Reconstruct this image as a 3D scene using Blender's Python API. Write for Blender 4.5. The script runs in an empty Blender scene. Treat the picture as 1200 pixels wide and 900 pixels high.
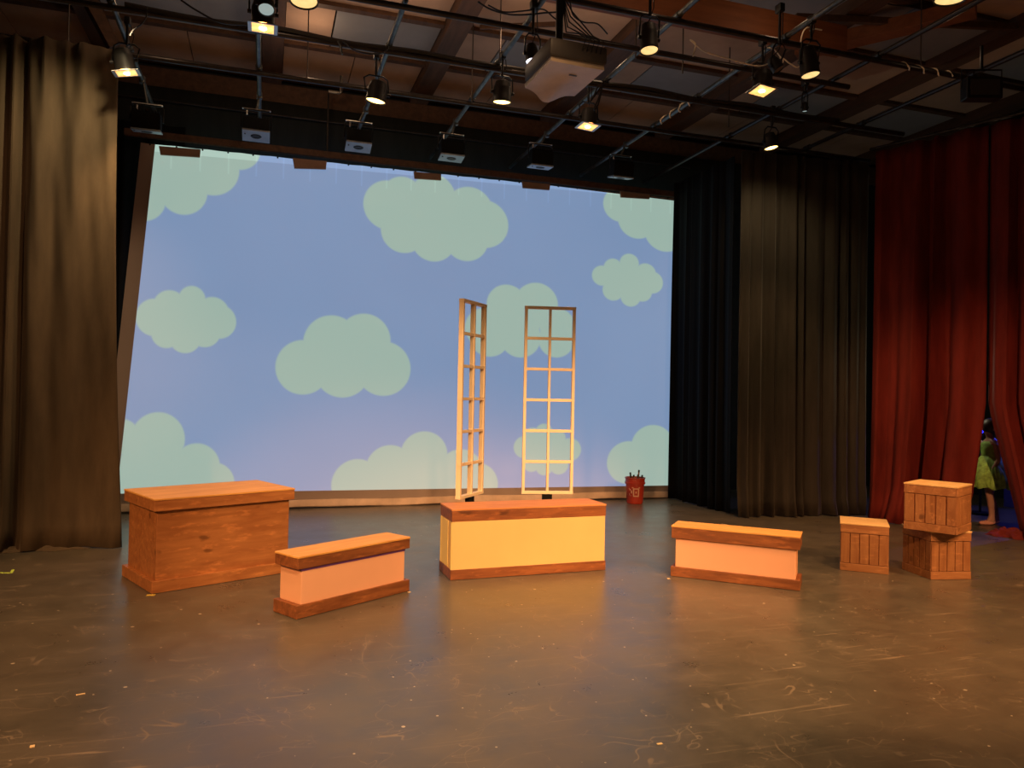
import bpy, bmesh, math, random
from mathutils import Vector, Matrix
R = math.radians
random.seed(7)
scene = bpy.context.scene
COL = scene.collection

# ------------------------------------------------------------------ camera
F, CH = 880.0, 1.5
YAW, PITCH, ROLL = R(18.2), R(.7), R(1.1)
_f = Vector((math.sin(YAW)*math.cos(PITCH), math.cos(YAW)*math.cos(PITCH), math.sin(PITCH)))
_r = Vector((math.cos(YAW), -math.sin(YAW), 0)); _u = _r.cross(_f)
_r2 = _r*math.cos(ROLL)+_u*math.sin(ROLL); _u2 = -_r*math.sin(ROLL)+_u*math.cos(ROLL)
CAMP = Vector((0, 0, CH))
cd = bpy.data.cameras.new('camera'); cam = bpy.data.objects.new('camera', cd); COL.objects.link(cam)
cd.sensor_width = 36; cd.lens = 36*F/1200; cd.clip_start = .05; cd.clip_end = 100
m = Matrix((_r2, _u2, -_f)).transposed().to_4x4(); m.translation = CAMP
cam.matrix_world = m
scene.camera = cam
def ray(x, y): return _f+_r2*((x-600)/F)+_u2*((450-y)/F)
def atz(x, y, z): d = ray(x, y); return CAMP+d*((z-CH)/d.z)
def aty(x, y, Y): d = ray(x, y); return CAMP+d*(Y/d.y)

# ------------------------------------------------------------------ materials
class NT:
    def __init__(s, name):
        s.m = bpy.data.materials.new(name); s.m.use_nodes = True
        s.t = s.m.node_tree; s.n = s.t.nodes; s.l = s.t.links; s.b = s.n['Principled BSDF']
    def new(s, ty, **kw):
        n = s.n.new(ty)
        for k, v in kw.items():
            if k.startswith('i_'):
                n.inputs[k[2:].replace('_', ' ')].default_value = v
            else: setattr(n, k, v)
        return n
    def link(s, a, b): s.l.new(a, b)
    def coord(s, scale=(1, 1, 1), rot=(0, 0, 0)):
        tc = s.new('ShaderNodeTexCoord'); mp = s.new('ShaderNodeMapping')
        mp.inputs['Scale'].default_value = scale; mp.inputs['Rotation'].default_value = rot
        s.link(tc.outputs['Object'], mp.inputs['Vector']); return mp.outputs['Vector']
    def noise(s, vec, scale, detail=4, rough=.55, dist=0):
        n = s.new('ShaderNodeTexNoise'); n.inputs['Scale'].default_value = scale
        n.inputs['Detail'].default_value = detail; n.inputs['Roughness'].default_value = rough
        n.inputs['Distortion'].default_value = dist
        s.link(vec, n.inputs['Vector']); return n.outputs['Fac']
    def ramp(s, fac, stops):
        r = s.new('ShaderNodeValToRGB'); e = r.color_ramp.elements
        while len(e) < len(stops): e.new(.5)
        for el, (p, c) in zip(e, stops):
            el.position = p; el.color = (*c, 1) if not isinstance(c, float) else (c, c, c, 1)
        s.link(fac, r.inputs['Fac']); return r.outputs['Color']
    def math(s, op, a, b=None, clamp=False):
        n = s.new('ShaderNodeMath', operation=op, use_clamp=clamp)
        for i, v in enumerate((a, b)):
            if v is None: continue
            if isinstance(v, (int, float)): n.inputs[i].default_value = v
            else: s.link(v, n.inputs[i])
        return n.outputs[0]
    def mix(s, fac, a, b):
        n = s.new('ShaderNodeMix', data_type='RGBA')
        for i, v in ((0, fac), (6, a), (7, b)):
            if isinstance(v, (int, float)): n.inputs[i].default_value = v
            elif isinstance(v, tuple): n.inputs[i].default_value = (*v, 1)
            else: s.link(v, n.inputs[i])
        return n.outputs[2]
    def bump(s, h, strength=.3, dist=.01):
        b = s.new('ShaderNodeBump'); b.inputs['Strength'].default_value = strength
        b.inputs['Distance'].default_value = dist
        s.link(h, b.inputs['Height']); s.link(b.outputs[0], s.b.inputs['Normal'])

def plain(name, c, rough=.6, metal=0, spec=.5, var=.12, sheen=0, scale=6):
    n = NT(name); v = n.coord(); f = n.noise(v, scale)
    d = tuple(x*(1-var) for x in c); l = tuple(min(1, x*(1+var)) for x in c)
    n.link(n.ramp(f, [(.3, d), (.7, l)]), n.b.inputs['Base Color'])
    n.b.inputs['Roughness'].default_value = rough; n.b.inputs['Metallic'].default_value = metal
    n.b.inputs['Specular IOR Level'].default_value = spec
    if sheen: n.b.inputs['Sheen Weight'].default_value = sheen; n.b.inputs['Sheen Roughness'].default_value = .5
    return n.m
def wood(name, light, dark, rough=.45, scale=(1.2, 9, 9), contrast=(.35, .68), knots=True):
    n = NT(name); v = n.coord(scale)
    f = n.noise(v, 2.2, 6, .6, .6); g = n.noise(n.coord((3, 60, 60)), 2.0, 3, .5)
    c = n.ramp(f, [(contrast[0], dark), (contrast[1], light)])
    c = n.mix(n.math('MULTIPLY', g, .35), c, tuple(x*.72 for x in dark))
    if knots:
        k = n.noise(n.coord((2.2, 5, 5)), 1.7, 2, .4)
        c = n.mix(n.ramp(k, [(.27, .8), (.32, 0.0)]), c, tuple(x*.45 for x in dark))
        w = n.noise(n.coord((4, 14, 14)), 1.9, 4, .6)
        c = n.mix(n.ramp(w, [(.56, 0.0), (.70, .5)]), c, tuple(min(1, x*1.5) for x in light))
    n.link(c, n.b.inputs['Base Color']); n.b.inputs['Roughness'].default_value = rough
    n.bump(g, .15, .003); return n.m
def emit(name, c, st, var=.0, scale=8):
    n = NT(name); n.b.inputs['Base Color'].default_value = (*c, 1)
    f = n.noise(n.coord(), scale)
    n.link(n.ramp(f, [(.3, tuple(x*(1-var) for x in c)), (.7, c)]), n.b.inputs['Emission Color'])
    n.b.inputs['Emission Strength'].default_value = st; return n.m
def cloth(name, c, sheen=.3, rough=.85, var=.2, weave=True):
    n = NT(name); f = n.noise(n.coord((6, 6, 1.2)), 1.5, 5, .6)
    n.link(n.ramp(f, [(.3, tuple(x*(1-var) for x in c)), (.7, tuple(x*(1+var) for x in c))]), n.b.inputs['Base Color'])
    n.b.inputs['Roughness'].default_value = rough; n.b.inputs['Sheen Weight'].default_value = sheen
    n.b.inputs['Sheen Roughness'].default_value = .4
    n.b.inputs['Sheen Tint'].default_value = (*[min(1, x*4+.15) for x in c], 1)
    n.b.inputs['Specular IOR Level'].default_value = .2
    n.bump(n.noise(n.coord((1, 1, 1)), 9, 5, .6), .25, .01); return n.m

M = {}
M['black'] = plain('black_metal', (.012, .011, .011), .45, .3)
M['black_matte'] = plain('matte_black', (.006, .0065, .007), .9, 0, .15)
M['can'] = plain('black_can_paint', (.014, .012, .011), .5, .2)
M['pipe'] = plain('galvanised_pipe', (.11, .115, .11), .42, .7, var=.4, scale=14)
M['pipe_dark'] = plain('dark_pipe', (.030, .024, .022), .38, .5, var=.4, scale=10)
M['silver'] = plain('silver_plate', (.30, .33, .36), .38, .5)
M['steel'] = plain('bright_steel', (.45, .43, .40), .35, .8)
M['cable'] = plain('black_cable', (.012, .01, .01), .5)
M['cable_white'] = plain('pale_cable', (.85, .70, .50), .5)
M['wire'] = plain('hanger_wire', (.08, .06, .05), .5, .5)
M['tan'] = plain('beige_plastic', (.46, .34, .24), .42)
M['tan_dark'] = plain('grey_plastic', (.05, .04, .034), .5)
M['stain'] = wood('orange_stained_pine', (.50, .20, .062), (.33, .115, .034))
M['stain_dark'] = wood('dark_stained_pine', (.34, .115, .036), (.17, .052, .017))
M['top'] = wood('toplit_pine_top', (.90, .47, .13), (.70, .32, .075), .62, knots=False)  # light from above put into the colour, brighter than the sides
M['top_red'] = wood('reddish_toplit_pine_top', (.70, .30, .10), (.54, .20, .06), .62, knots=False)  # top lightened the same way, for the light from above
M['crate'] = wood('crate_pine', (.42, .195, .075), (.27, .105, .036), .5, (9, 9, 1.3))
M['crate_h'] = wood('crate_rail_pine', (.43, .20, .078), (.30, .12, .042), .5, (1.4, 9, 9))
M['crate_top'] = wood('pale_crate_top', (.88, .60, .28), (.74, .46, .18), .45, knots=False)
M['yellow'] = plain('yellow_paint', (.74, .49, .19), .55, var=.05, scale=2)
M['yellow_pale'] = plain('pale_yellow_paint', (.84, .62, .22), .55, var=.04, scale=2)
M['peach'] = plain('peach_paint', (.84, .43, .25), .55, var=.04, scale=2)
M['peach_pale'] = plain('pale_peach_paint', (.84, .43, .24), .55, var=.04, scale=2)
M['purple'] = plain('purple_paint', (.16, .05, .22), .5)
M['frame'] = plain('cream_painted_lath', (.84, .66, .44), .5, var=.06)
M['beam'] = wood('roof_timber', (.13, .062, .032), (.07, .033, .018), .7, (6, .8, 6), knots=False)
M['beam_red'] = wood('red_brown_glulam', (.30, .10, .036), (.21, .066, .024), .6, (.8, 6, 6), knots=False)
M['panel_tan'] = plain('tan_fibre_panel', (.46, .30, .21), .9, var=.15, scale=2)
M['panel_grey'] = plain('grey_fibre_panel', (.27, .26, .265), .9, var=.1, scale=2)
M['ceiling'] = plain('dark_roof_boards', (.028, .018, .012), .9, var=.3)
M['wall'] = plain('black_wall_paint', (.016, .0155, .015), .85, var=.3)
M['velour'] = cloth('brown_black_velour', (.085, .060, .036), .45)
M['velour_grey'] = cloth('grey_black_velour', (.038, .031, .024), .35)
M['velour_black'] = cloth('black_serge', (.004, .0036, .0036), .0)
M['border'] = cloth('faded_black_serge', (.018, .020, .018), .0)
M['red'] = cloth('red_velvet', (.165, .019, .013), .04, var=.25)
M['skin'] = plain('skin', (.55, .30, .20), .5)
M['hair'] = plain('dark_hair', (.03, .015, .01), .5)
M['tutu'] = plain('green_tulle', (.32, .55, .10), .7, var=.45, scale=14)
M['shoe'] = plain('pink_slipper', (.85, .42, .30), .5)
M['bucket'] = plain('red_bucket_plastic', (.36, .035, .018), .35)
M['bucket_logo'] = plain('pale_bucket_print', (.62, .36, .26), .5)
M['stick'] = wood('pale_stick', (.45, .26, .12), (.30, .15, .07), knots=False)
M['stick_dark'] = plain('dark_stick', (.03, .03, .02), .6)
M['tape_green'] = plain('green_yellow_tape', (.62, .85, .12), .6)
M['tape_yellow'] = plain('yellow_tape', (.85, .60, .10), .6)
M['scrap'] = plain('pale_scrap', (.80, .58, .30), .7)
M['blue_cloth'] = plain('blue_painted_flat', (.03, .03, .40), .6)
M['lens_warm'] = emit('warm_lamp_lens', (1, .60, .17), 6.0)
M['lens_yellow'] = emit('yellow_lamp_lens', (1, .68, .26), 1.25, .35, 30)
M['lens_white'] = emit('white_lamp_lens', (.82, .86, 1), 4.0)
M['lens_dim'] = emit('pale_blue_lens', (.45, .60, .60), .55)
M['lens_blue'] = emit('blue_lamp_lens', (.02, .03, 1), 3.0)
M['filament'] = emit('hot_filament', (1, .80, .45), 25.0)
def gel_mat():
    n = NT('lit_amber_gel'); n.b.inputs['Base Color'].default_value = (.9, .5, .15, 1)
    f = n.noise(n.coord(), 20); n.link(n.ramp(f, [(.3, (1, .40, .08)), (.7, (1, .62, .22))]), n.b.inputs['Emission Color'])
    n.b.inputs['Emission Strength'].default_value = 1.6; return n.m
M['gel'] = gel_mat()

def floor_mat():
    n = NT('painted_stage_floor'); O = n.coord()
    big = n.noise(O, .55, 5, .6); mid = n.noise(O, 3.2, 6, .65)
    c = n.ramp(mid, [(.30, (.066, .060, .047)), (.62, (.106, .091, .066))])
    c = n.mix(n.ramp(big, [(.35, 0.0), (.7, .5)]), c, (.15, .112, .075))
    # scuffs: stretched noise in three directions
    sc = None
    for rot, sx, th in ((R(12), .8, .60), (R(-34), 1.1, .63), (R(78), .9, .65), (R(41), 1.3, .65), (R(20), .6, .61)):
        v = n.coord((sx, 17, 1), (0, 0, rot)); w = n.noise(v, 1.6, 6, .62, .9)
        mask = n.noise(n.coord((1, 1, 1), (0, 0, rot)), 1.1, 2)
        k = n.ramp(w, [(th+.015, 0.0), (th+.07, 1.0)])
        k = n.math('MULTIPLY', k, n.ramp(mask, [(.42, 0.0), (.64, .5)]))
        sc = k if sc is None else n.math('MAXIMUM', sc, k)
    # fine curved scratches
    for scl, wid in ((1.7, .006), (2.9, .009), (1.1, .004)):
        w = n.noise(O, scl, 2, .5, 1.6)
        d = n.math('ABSOLUTE', n.math('SUBTRACT', w, .5))
        k = n.math('LESS_THAN', d, wid*.5)
        mk = n.noise(O, 4.3, 3); k = n.math('MULTIPLY', k, n.ramp(mk, [(.47, 0.0), (.60, .36)]))
        sc = n.math('MAXIMUM', sc, k)
    c = n.mix(sc, c, (.36, .27, .175))
    # paint specks
    vo = n.new('ShaderNodeTexVoronoi'); vo.inputs['Scale'].default_value = 8; n.link(O, vo.inputs['Vector'])
    sep = n.new('ShaderNodeSeparateColor'); n.link(vo.outputs['Color'], sep.inputs[0])
    rad = n.math('MULTIPLY', n.math('POWER', sep.outputs[0], 4.0), .085)
    sp = n.math('LESS_THAN', vo.outputs['Distance'], rad)
    v2 = n.new('ShaderNodeTexVoronoi'); v2.inputs['Scale'].default_value = 19; n.link(O, v2.inputs['Vector'])
    s2 = n.new('ShaderNodeSeparateColor'); n.link(v2.outputs['Color'], s2.inputs[0])
    r2 = n.math('MULTIPLY', n.math('POWER', s2.outputs[1], 5.0), .13)
    sp = n.math('MAXIMUM', sp, n.math('LESS_THAN', v2.outputs['Distance'], r2))
    c = n.mix(n.math('MULTIPLY', sp, .85), c, (.55, .45, .32))
    n.link(c, n.b.inputs['Base Color'])
    r = n.ramp(mid, [(.3, .26), (.7, .38)])
    n.link(n.math('ADD', r, n.math('MULTIPLY', sc, .2)), n.b.inputs['Roughness'])
    n.b.inputs['Specular IOR Level'].default_value = .62
    n.bump(n.noise(O, 2.6, 4, .5), .10, .02)
    return n.m
M['floor'] = floor_mat()

SY = 9.82
def cyc_mat():
    n = NT('projected_cloud_cloth')
    n.b.inputs['Base Color'].default_value = (.30, .23, .20, 1); n.b.inputs['Roughness'].default_value = .9
    n.b.inputs['Specular IOR Level'].default_value = .1
    tc = n.new('ShaderNodeTexCoord'); sep = n.new('ShaderNodeSeparateXYZ'); n.link(tc.outputs['Object'], sep.inputs[0])
    X, Zc = sep.outputs[0], sep.outputs[2]
    circ = [(142,250,22),(168,232,27),(214.7,222.7,29),(249,197,32),(280,173,26),(200,190,42),(175,185,30),
        (181,372,22),(199,360,20),(225,351,16),(249,368,20),(257,377,20),(195,390,18),(217,395,19),(240,388,19),(217,375,25),
        (355,430.5,32),(389,403,33.5),(427,398.5,31),(449.5,432,32),(401.5,433,33),
        (455,240.5,29),(472,232,25),(508,230,26),(550,247,28),(568,262.5,28),(473,270,26.5),(508,280,26.5),(546.5,280,26),(510,250,36),
        (727,240,20),(747,257,22.7),(780,270,25),(762,235,32),
        (705.5,323,11.8),(718.5,314,11),(737.5,308.6,11.3),(756.5,321,12.3),(764,331,13),(718.5,340,12.3),(739,347.5,11.8),(752.5,341.7,11.7),(735,330,20),
        (142.5,512,21),(185,515,32),(230,547.5,28),(250,567,25),(180,565,50),
        (418.5,568,30),(457,550,28.4),(497,533,27.5),(539.5,553,26.6),(558,568,25.7),(490,572,42),
        (594,357,23.5),(628.5,357,25.7),(653,382,21),(568,384,23),(574,394,24),(610,395,24),(652,398,21),(600,375,34),
        (615,524,13),(637.5,507,10.5),(624,512,11),(652,514,11),(667.5,527,13.5),(623,543,10),(638,546.5,10.5),(655,545,11),(640,527,20),
        (736.5,542,25),(765,523,25),(765,560,32)]
    dmin = None
    for (x, y, r) in circ:
        c = aty(x, y, SY); rx = (aty(x+r, y, SY)-aty(x-r, y, SY)).x/2; rz = (aty(x, y-r, SY)-aty(x, y+r, SY)).z/2
        s = n.new('ShaderNodeVectorMath', operation='SUBTRACT'); n.link(tc.outputs['Object'], s.inputs[0]); s.inputs[1].default_value = (c.x, 0, c.z)
        q = n.new('ShaderNodeVectorMath', operation='MULTIPLY'); n.link(s.outputs[0], q.inputs[0]); q.inputs[1].default_value = (1/rx, 0, 1/rz)
        L = n.new('ShaderNodeVectorMath', operation='LENGTH'); n.link(q.outputs[0], L.inputs[0])
        d = n.math('MULTIPLY', n.math('SUBTRACT', L.outputs['Value'], 1.0), (rx+rz)/2)
        dmin = d if dmin is None else n.math('MINIMUM', dmin, d)
    mr = n.new('ShaderNodeMapRange'); n.link(dmin, mr.inputs[0])
    mr.inputs[1].default_value = -.012; mr.inputs[2].default_value = .012; mr.inputs[3].default_value = 1; mr.inputs[4].default_value = 0
    inside = mr.outputs[0]
    nz = n.noise(n.coord(), .5, 2)
    skyc = n.mix(nz, (.165, .260, .435), (.18, .29, .475))
    img = n.mix(inside, skyc, (.30, .435, .38))
    def above(p0, p1):                     # 1 where z is above the line p0-p1 (pixels on the cloth)
        a, b = aty(*p0, SY), aty(*p1, SY); k = (b.z-a.z)/(b.x-a.x)
        zl = n.math('MULTIPLY_ADD', X, k); zl.node.inputs[2].default_value = a.z-k*a.x
        return n.math('GREATER_THAN', Zc, zl)
    a, b = aty(182, 168, SY), aty(136.5, 583, SY); k = (b.x-a.x)/(b.z-a.z)
    xl = n.math('MULTIPLY_ADD', Zc, k); xl.node.inputs[2].default_value = a.x-k*a.z
    mask = n.math('GREATER_THAN', X, xl)
    mask = n.math('MULTIPLY', mask, above((340, 575.5), (776, 569)))
    mask = n.math('MULTIPLY', mask, n.math('SUBTRACT', 1.0, above((400, 187.5), (776, 233.5))))
    band = above((196, 179), (560, 213))
    # faint crease streaks under the ties
    w = n.math('FRACT', n.math('MULTIPLY', X, 3.1)); st = n.math('LESS_THAN', n.math('ABSOLUTE', n.math('SUBTRACT', w, .5)), .028)
    st = n.math('MULTIPLY', st, above((180, 196), (776, 250)))
    g = n.math('ADD', n.math('MULTIPLY', band, .28), n.math('MULTIPLY', st, .14))
    g = n.math('ADD', g, 1.0)
    stn = n.math('MULTIPLY', g, mask)
    n.link(img, n.b.inputs['Emission Color']); n.link(stn, n.b.inputs['Emission Strength'])
    wv = n.new('ShaderNodeTexWave', wave_type='BANDS', bands_direction='X'); wv.inputs['Scale'].default_value = .35
    wv.inputs['Distortion'].default_value = 4; n.link(tc.outputs['Object'], wv.inputs['Vector']); n.bump(wv.outputs['Fac'], .12, .02)
    return n.m
M['cyc'] = cyc_mat()
M['flap_shadow'] = plain('shadow_flap_brown', (.30, .19, .14), .9, var=.1)
M['hem'] = plain('tan_screen_hem', (.58, .42, .32), .9, var=.15)

# ------------------------------------------------------------------ mesh helpers
class MB:
    def __init__(s): s.bm = bmesh.new()
    def box(s, cx, cy, cz, sx, sy, sz, rot=None, bev=0):
        b2 = bmesh.new(); bmesh.ops.create_cube(b2, size=1)
        bmesh.ops.scale(b2, vec=(sx, sy, sz), verts=b2.verts)
        if bev: bmesh.ops.bevel(b2, geom=b2.edges[:], offset=bev, segments=2, affect='EDGES', profile=.5)
        mt = Matrix.Translation((cx, cy, cz))
        if rot is not None: mt = mt @ rot
        bmesh.ops.transform(b2, matrix=mt, verts=b2.verts); s._add(b2); return s
    def bar(s, a, b, w, h=None, bev=0):
        a, b = Vector(a), Vector(b); d = b-a; L = d.length
        q = d.to_track_quat('X', 'Z').to_matrix().to_4x4()
        c = (a+b)/2; return s.box(c.x, c.y, c.z, L, w, h or w, q, bev)
    def cyl(s, a, b, r, r2=None, seg=14, caps=True):
        a, b = Vector(a), Vector(b); d = b-a
        b2 = bmesh.new(); bmesh.ops.create_cone(b2, cap_ends=caps, segments=seg, radius1=r, radius2=r if r2 is None else r2, depth=d.length)
        mt = Matrix.Translation((a+b)/2) @ d.to_track_quat('Z', 'Y').to_matrix().to_4x4()
        bmesh.ops.transform(b2, matrix=mt, verts=b2.verts); s._add(b2); return s
    def tube(s, pts, r, seg=8):
        pts = [Vector(p) for p in pts]; rings = []
        for i, p in enumerate(pts):
            t = (pts[min(i+1, len(pts)-1)]-pts[max(i-1, 0)]).normalized()
            q = t.to_track_quat('Z', 'Y').to_matrix()
            rings.append([s.bm.verts.new(p+q @ Vector((math.cos(k*2*math.pi/seg)*r, math.sin(k*2*math.pi/seg)*r, 0))) for k in range(seg)])
        for A, B in zip(rings, rings[1:]):
            for k in range(seg): s.bm.faces.new((A[k], A[(k+1) % seg], B[(k+1) % seg], B[k]))
        s.bm.faces.new(rings[0][::-1]); s.bm.faces.new(rings[-1]); return s
    def lathe(s, prof, seg=28, mt=None, cap=False):
        rings = []
        for r, z in prof:
            rings.append([s.bm.verts.new(Vector((math.cos(k*2*math.pi/seg)*r, math.sin(k*2*math.pi/seg)*r, z))) for k in range(seg)])
        for A, B in zip(rings, rings[1:]):
            for k in range(seg): s.bm.faces.new((A[k], A[(k+1) % seg], B[(k+1) % seg], B[k]))
        if cap: s.bm.faces.new(rings[0][::-1]); s.bm.faces.new(rings[-1])
        if mt: bmesh.ops.transform(s.bm, matrix=mt, verts=[v for r in rings for v in r])
        return s
    def sphere(s, c, r, sc=(1, 1, 1), seg=16):
        b2 = bmesh.new(); bmesh.ops.create_uvsphere(b2, u_segments=seg, v_segments=seg//2+2, radius=r)
        bmesh.ops.transform(b2, matrix=Matrix.Translation(c) @ Matrix.Diagonal((*sc, 1)), verts=b2.verts); s._add(b2); return s
    def grid(s, rows):
        vs = [[s.bm.verts.new(p) for p in r] for r in rows]
        for A, B in zip(vs, vs[1:]):
            for k in range(len(A)-1): s.bm.faces.new((A[k], A[k+1], B[k+1], B[k]))
        return s
    def _add(s, b2):
        me = bpy.data.meshes.new('t'); b2.to_mesh(me); b2.free(); s.bm.from_mesh(me); bpy.data.meshes.remove(me)
    def build(s, name, mat, parent=None, smooth=False):
        bmesh.ops.recalc_face_normals(s.bm, faces=s.bm.faces[:])
        me = bpy.data.meshes.new(name); s.bm.to_mesh(me); s.bm.free()
        me.materials.append(M[mat] if isinstance(mat, str) else mat)
        if smooth:
            for p in me.polygons: p.use_smooth = True
            try: me.set_sharp_from_angle(angle=R(38))
            except Exception: pass
        o = bpy.data.objects.new(name, me); COL.objects.link(o)
        if parent: o.parent = parent
        return o
def tag(o, label, cat, group=None, kind=None):
    o['label'] = label; o['category'] = cat
    if group: o['group'] = group
    if kind: o['kind'] = kind
    return o
def thing(name, label, cat, loc=(0, 0, 0), rz=0, group=None):
    o = bpy.data.objects.new(name, None); COL.objects.link(o); o.empty_display_size = .1
    o.location = loc; o.rotation_euler = (0, 0, rz); return tag(o, label, cat, group)
def struct(o): o['kind'] = 'structure'; return o

# ------------------------------------------------------------------ room shell
struct(MB().box(2.5, 1.5, -.05, 17, 18, .1).build('floor', 'floor'))
struct(MB().box(2.5, 10.55, 2.9, 17, .1, 6).build('wall_back', 'wall'))
struct(MB().box(-6.05, 1.5, 2.9, .1, 18, 6).build('wall_left', 'wall'))
struct(MB().box(11.05, 1.5, 2.9, .1, 18, 6).build('wall_right', 'wall'))
struct(MB().box(2.5, -7.55, 2.9, 17, .1, 6).build('wall_front', 'wall'))
ceil = struct(MB().box(2.5, 1.5, 5.95, 17, 18, .1).build('ceiling', 'ceiling'))
# ceiling panels: between joists along X every 1.08 m and timber beams along Y every 1.9 m
joists = [10.36-1.08*i for i in range(9)]
beamx = [-5.72, -3.82, -1.9+.0, -.0, 1.94, 3.86, 5.75, 7.65, 9.55]
for i in range(len(joists)-1):
    y1, y0 = joists[i]-.05, joists[i+1]+.05
    for j in range(len(beamx)-1):
        xa, xb = beamx[j]+.13, beamx[j+1]-.13
        if j in (2,): pass
        segs = [(xa, xb, 'panel_tan')]
        if i % 2 == 1:
            xm = xa+.52; segs = [(xa, xm-.01, 'panel_tan'), (xm+.01, xb, 'panel_grey')]
            if j == 2: segs = [(xa, xb, 'panel_grey')]
        elif i == 0: segs = [(xa, (xa+xb)/2-.006, 'panel_tan'), ((xa+xb)/2+.006, xb, 'panel_tan')]
        for (a, b, mt) in segs:
            p = MB().box((a+b)/2, (y0+y1)/2, 5.64, b-a, y1-y0, .035).build('ceiling_panel', mt, ceil)
            if mt == 'panel_grey': p['label'] = 'grey ceiling panel'
tn = 1
for y in joists[:-1]:
    struct(MB().box(2.5, y, 5.66, 16.8, .09, .16).build('trim_%d' % tn, 'beam')); tn += 1
for x in beamx:
    struct(MB().box(x, 6.0, 5.66, .24, 8.6, .34).build('trim_%d' % tn, 'beam')); tn += 1
# dark wood header and masked wall above the screen
struct(MB().box(2.5, 10.36, 5.36, 16.8, .12, .27).build('trim_%d' % tn, 'beam')); tn += 1
struct(MB().box(0, 6.25, 5.17, 11.1, .16, .27, bev=.01).build('trim_%d' % tn, 'beam_red')); tn += 1

def brace(name, a, b, w, h, mat, label):
    o = MB().bar(a, b, w, h, .004).build(name, mat); return tag(o, label, 'roof brace')
brace('roof_brace', atz(106, 4, 5.5), atz(134, 56, 5.1), .12, .12, 'beam', 'slanting brown timber brace above the left curtain beside the first grid pipe')
brace('roof_brace', (5.6, 7.0, 5.40), (6.6, 5.6, 5.40), .20, .14, 'beam_red', 'thick orange-brown diagonal timber brace at upper right, near the white cable')
brace('roof_brace', (5.1, 6.4, 5.42), (7.5, 5.9, 5.5), .05, .07, 'beam', 'thin dark diagonal brace crossing the ceiling at upper right')
brace('roof_brace', (3.85, 6.3, 5.4), (4.9, 5.3, 5.5), .08, .12, 'beam', 'dark diagonal brace behind the red-brown beam at the top of the ceiling')
brace('roof_brace', (.15, 7.95, 5.5), (.62, 7.7, 5.5), .03, .05, 'beam', 'short thin brace across the tan ceiling panel left of the grey panels')
brace('roof_brace', (2.15, 7.9, 5.5), (2.9, 7.55, 5.5), .03, .05, 'beam', 'thin brace across the tan panels above the small amber light in the middle')

# ------------------------------------------------------------------ pipe grid
ZG = 4.75
px_names = ['furthest left', 'above the left part of the screen', 'above the third cloud', 'beside the ceiling projector', 'right of the ceiling projector', 'over the screen right edge', 'above the grey curtain', 'over the red curtain']
grid_lab = {
 0: 'grey lighting pipe running upstage beside the left curtain',
 1: 'short-looking grey lighting pipe seen end-on above the upper left cloud',
 2: 'grey lighting pipe running upstage above the biggest left cloud',
 3: 'grey lighting pipe running upstage just left of the ceiling projector',
 4: 'grey lighting pipe running upstage just right of the ceiling projector',
 5: 'grey lighting pipe, brightly lit near its front end by the glowing square floodlight',
 6: 'dark lighting pipe running upstage over the grey-brown curtain',
 7: 'dark lighting pipe at far right above the red curtain'}
pxs = [-1.31, -.13, 1.04, 2.11, 3.28, 4.38, 5.42, 6.6]
for i, x in enumerate(pxs):
    y0 = 3.2
    b = MB().cyl((x, y0, ZG), (x, 10.3 if i < 7 else 8.2, ZG), .024)
    for yc in (5.65, 7.1, 8.02): b.cyl((x, yc-.05, ZG), (x, yc+.05, ZG), .033)
    o = b.build('lighting_pipe', 'pipe' if i < 6 else 'pipe_dark', None, True)
    tag(o, grid_lab[i], 'pipe', 'lighting pipes running upstage')
cross_lab = {8.02: 'dark cross pipe nearest the screen, carrying the left curtain', 7.07: 'dark cross pipe wrapped in cables, second from the screen',
             6.2: 'dark cross pipe just under the red-brown beam', 5.62: 'dark cross pipe nearest the viewer with a lit stretch at far right'}
for y, lab in cross_lab.items():
    x1 = {8.02: 7.6, 7.07: 7.2, 6.2: 5.6, 5.62: 7.4}[y]
    o = MB().cyl((-4.6, y, ZG-.055), (x1, y, ZG-.055), .026).build('cross_pipe', 'pipe_dark', None, True)
    tag(o, lab, 'pipe', 'dark cross pipes')
# thin conduit on the rear masking
tag(MB().cyl((-1.9, 10.2, 5.05), (6.2, 10.2, 5.05), .012).build('conduit', 'pipe_dark', None, True), 'thin horizontal conduit on the dark wall above the screen', 'conduit')
# hangers
hang = [(atz(80, 48, 4.75), 'thin hanger rod over the left curtain'), (atz(360, 90, 4.75), 'thin hanger rod between second and third grid pipes'),
        (atz(553, 112, 4.75), 'thin hanger rod just left of the amber lamp in the middle'), (atz(586, 66, 4.75), 'thin hanger rod above the middle amber lamp'),
        (atz(745, 60, 4.75), 'thin hanger rod left of the yellow-faced lamp'), (atz(800, 78, 4.75), 'thin hanger rod in the gap right of the yellow-faced lamp'),
        (atz(1079, 73, 4.75), 'pale hanger rod at the lit stretch of pipe at upper right'), (atz(854, 142, 4.75), 'thin hanger rod above the black leg curtain')]
for p, lab in hang:
    tag(MB().cyl((p.x, p.y, ZG-.07), (p.x, p.y, 5.64), .007, seg=6).build('hanger_rod', 'wire'), lab, 'rod', 'hanger rods of the pipe grid')
# small pipe elbow of the sprinkler
pa = aty(385, 107, 9.9)
tag(MB().tube([pa, pa+Vector((.14, 0, 0)), pa+Vector((.16, 0, .02)), pa+Vector((.16, 0, .22))], .022).build('pipe_elbow', 'steel', None, True),
    'small pale bent pipe stub under the ceiling behind the third grid pipe', 'pipe')
tag(MB().cyl(pa+Vector((0, 0, 0)), (pa.x, 9.9, 4.5), .012).build('drop_pipe', 'pipe_dark', None, True), 'thin dark drop pipe below the pale elbow above the screen', 'pipe')

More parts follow.
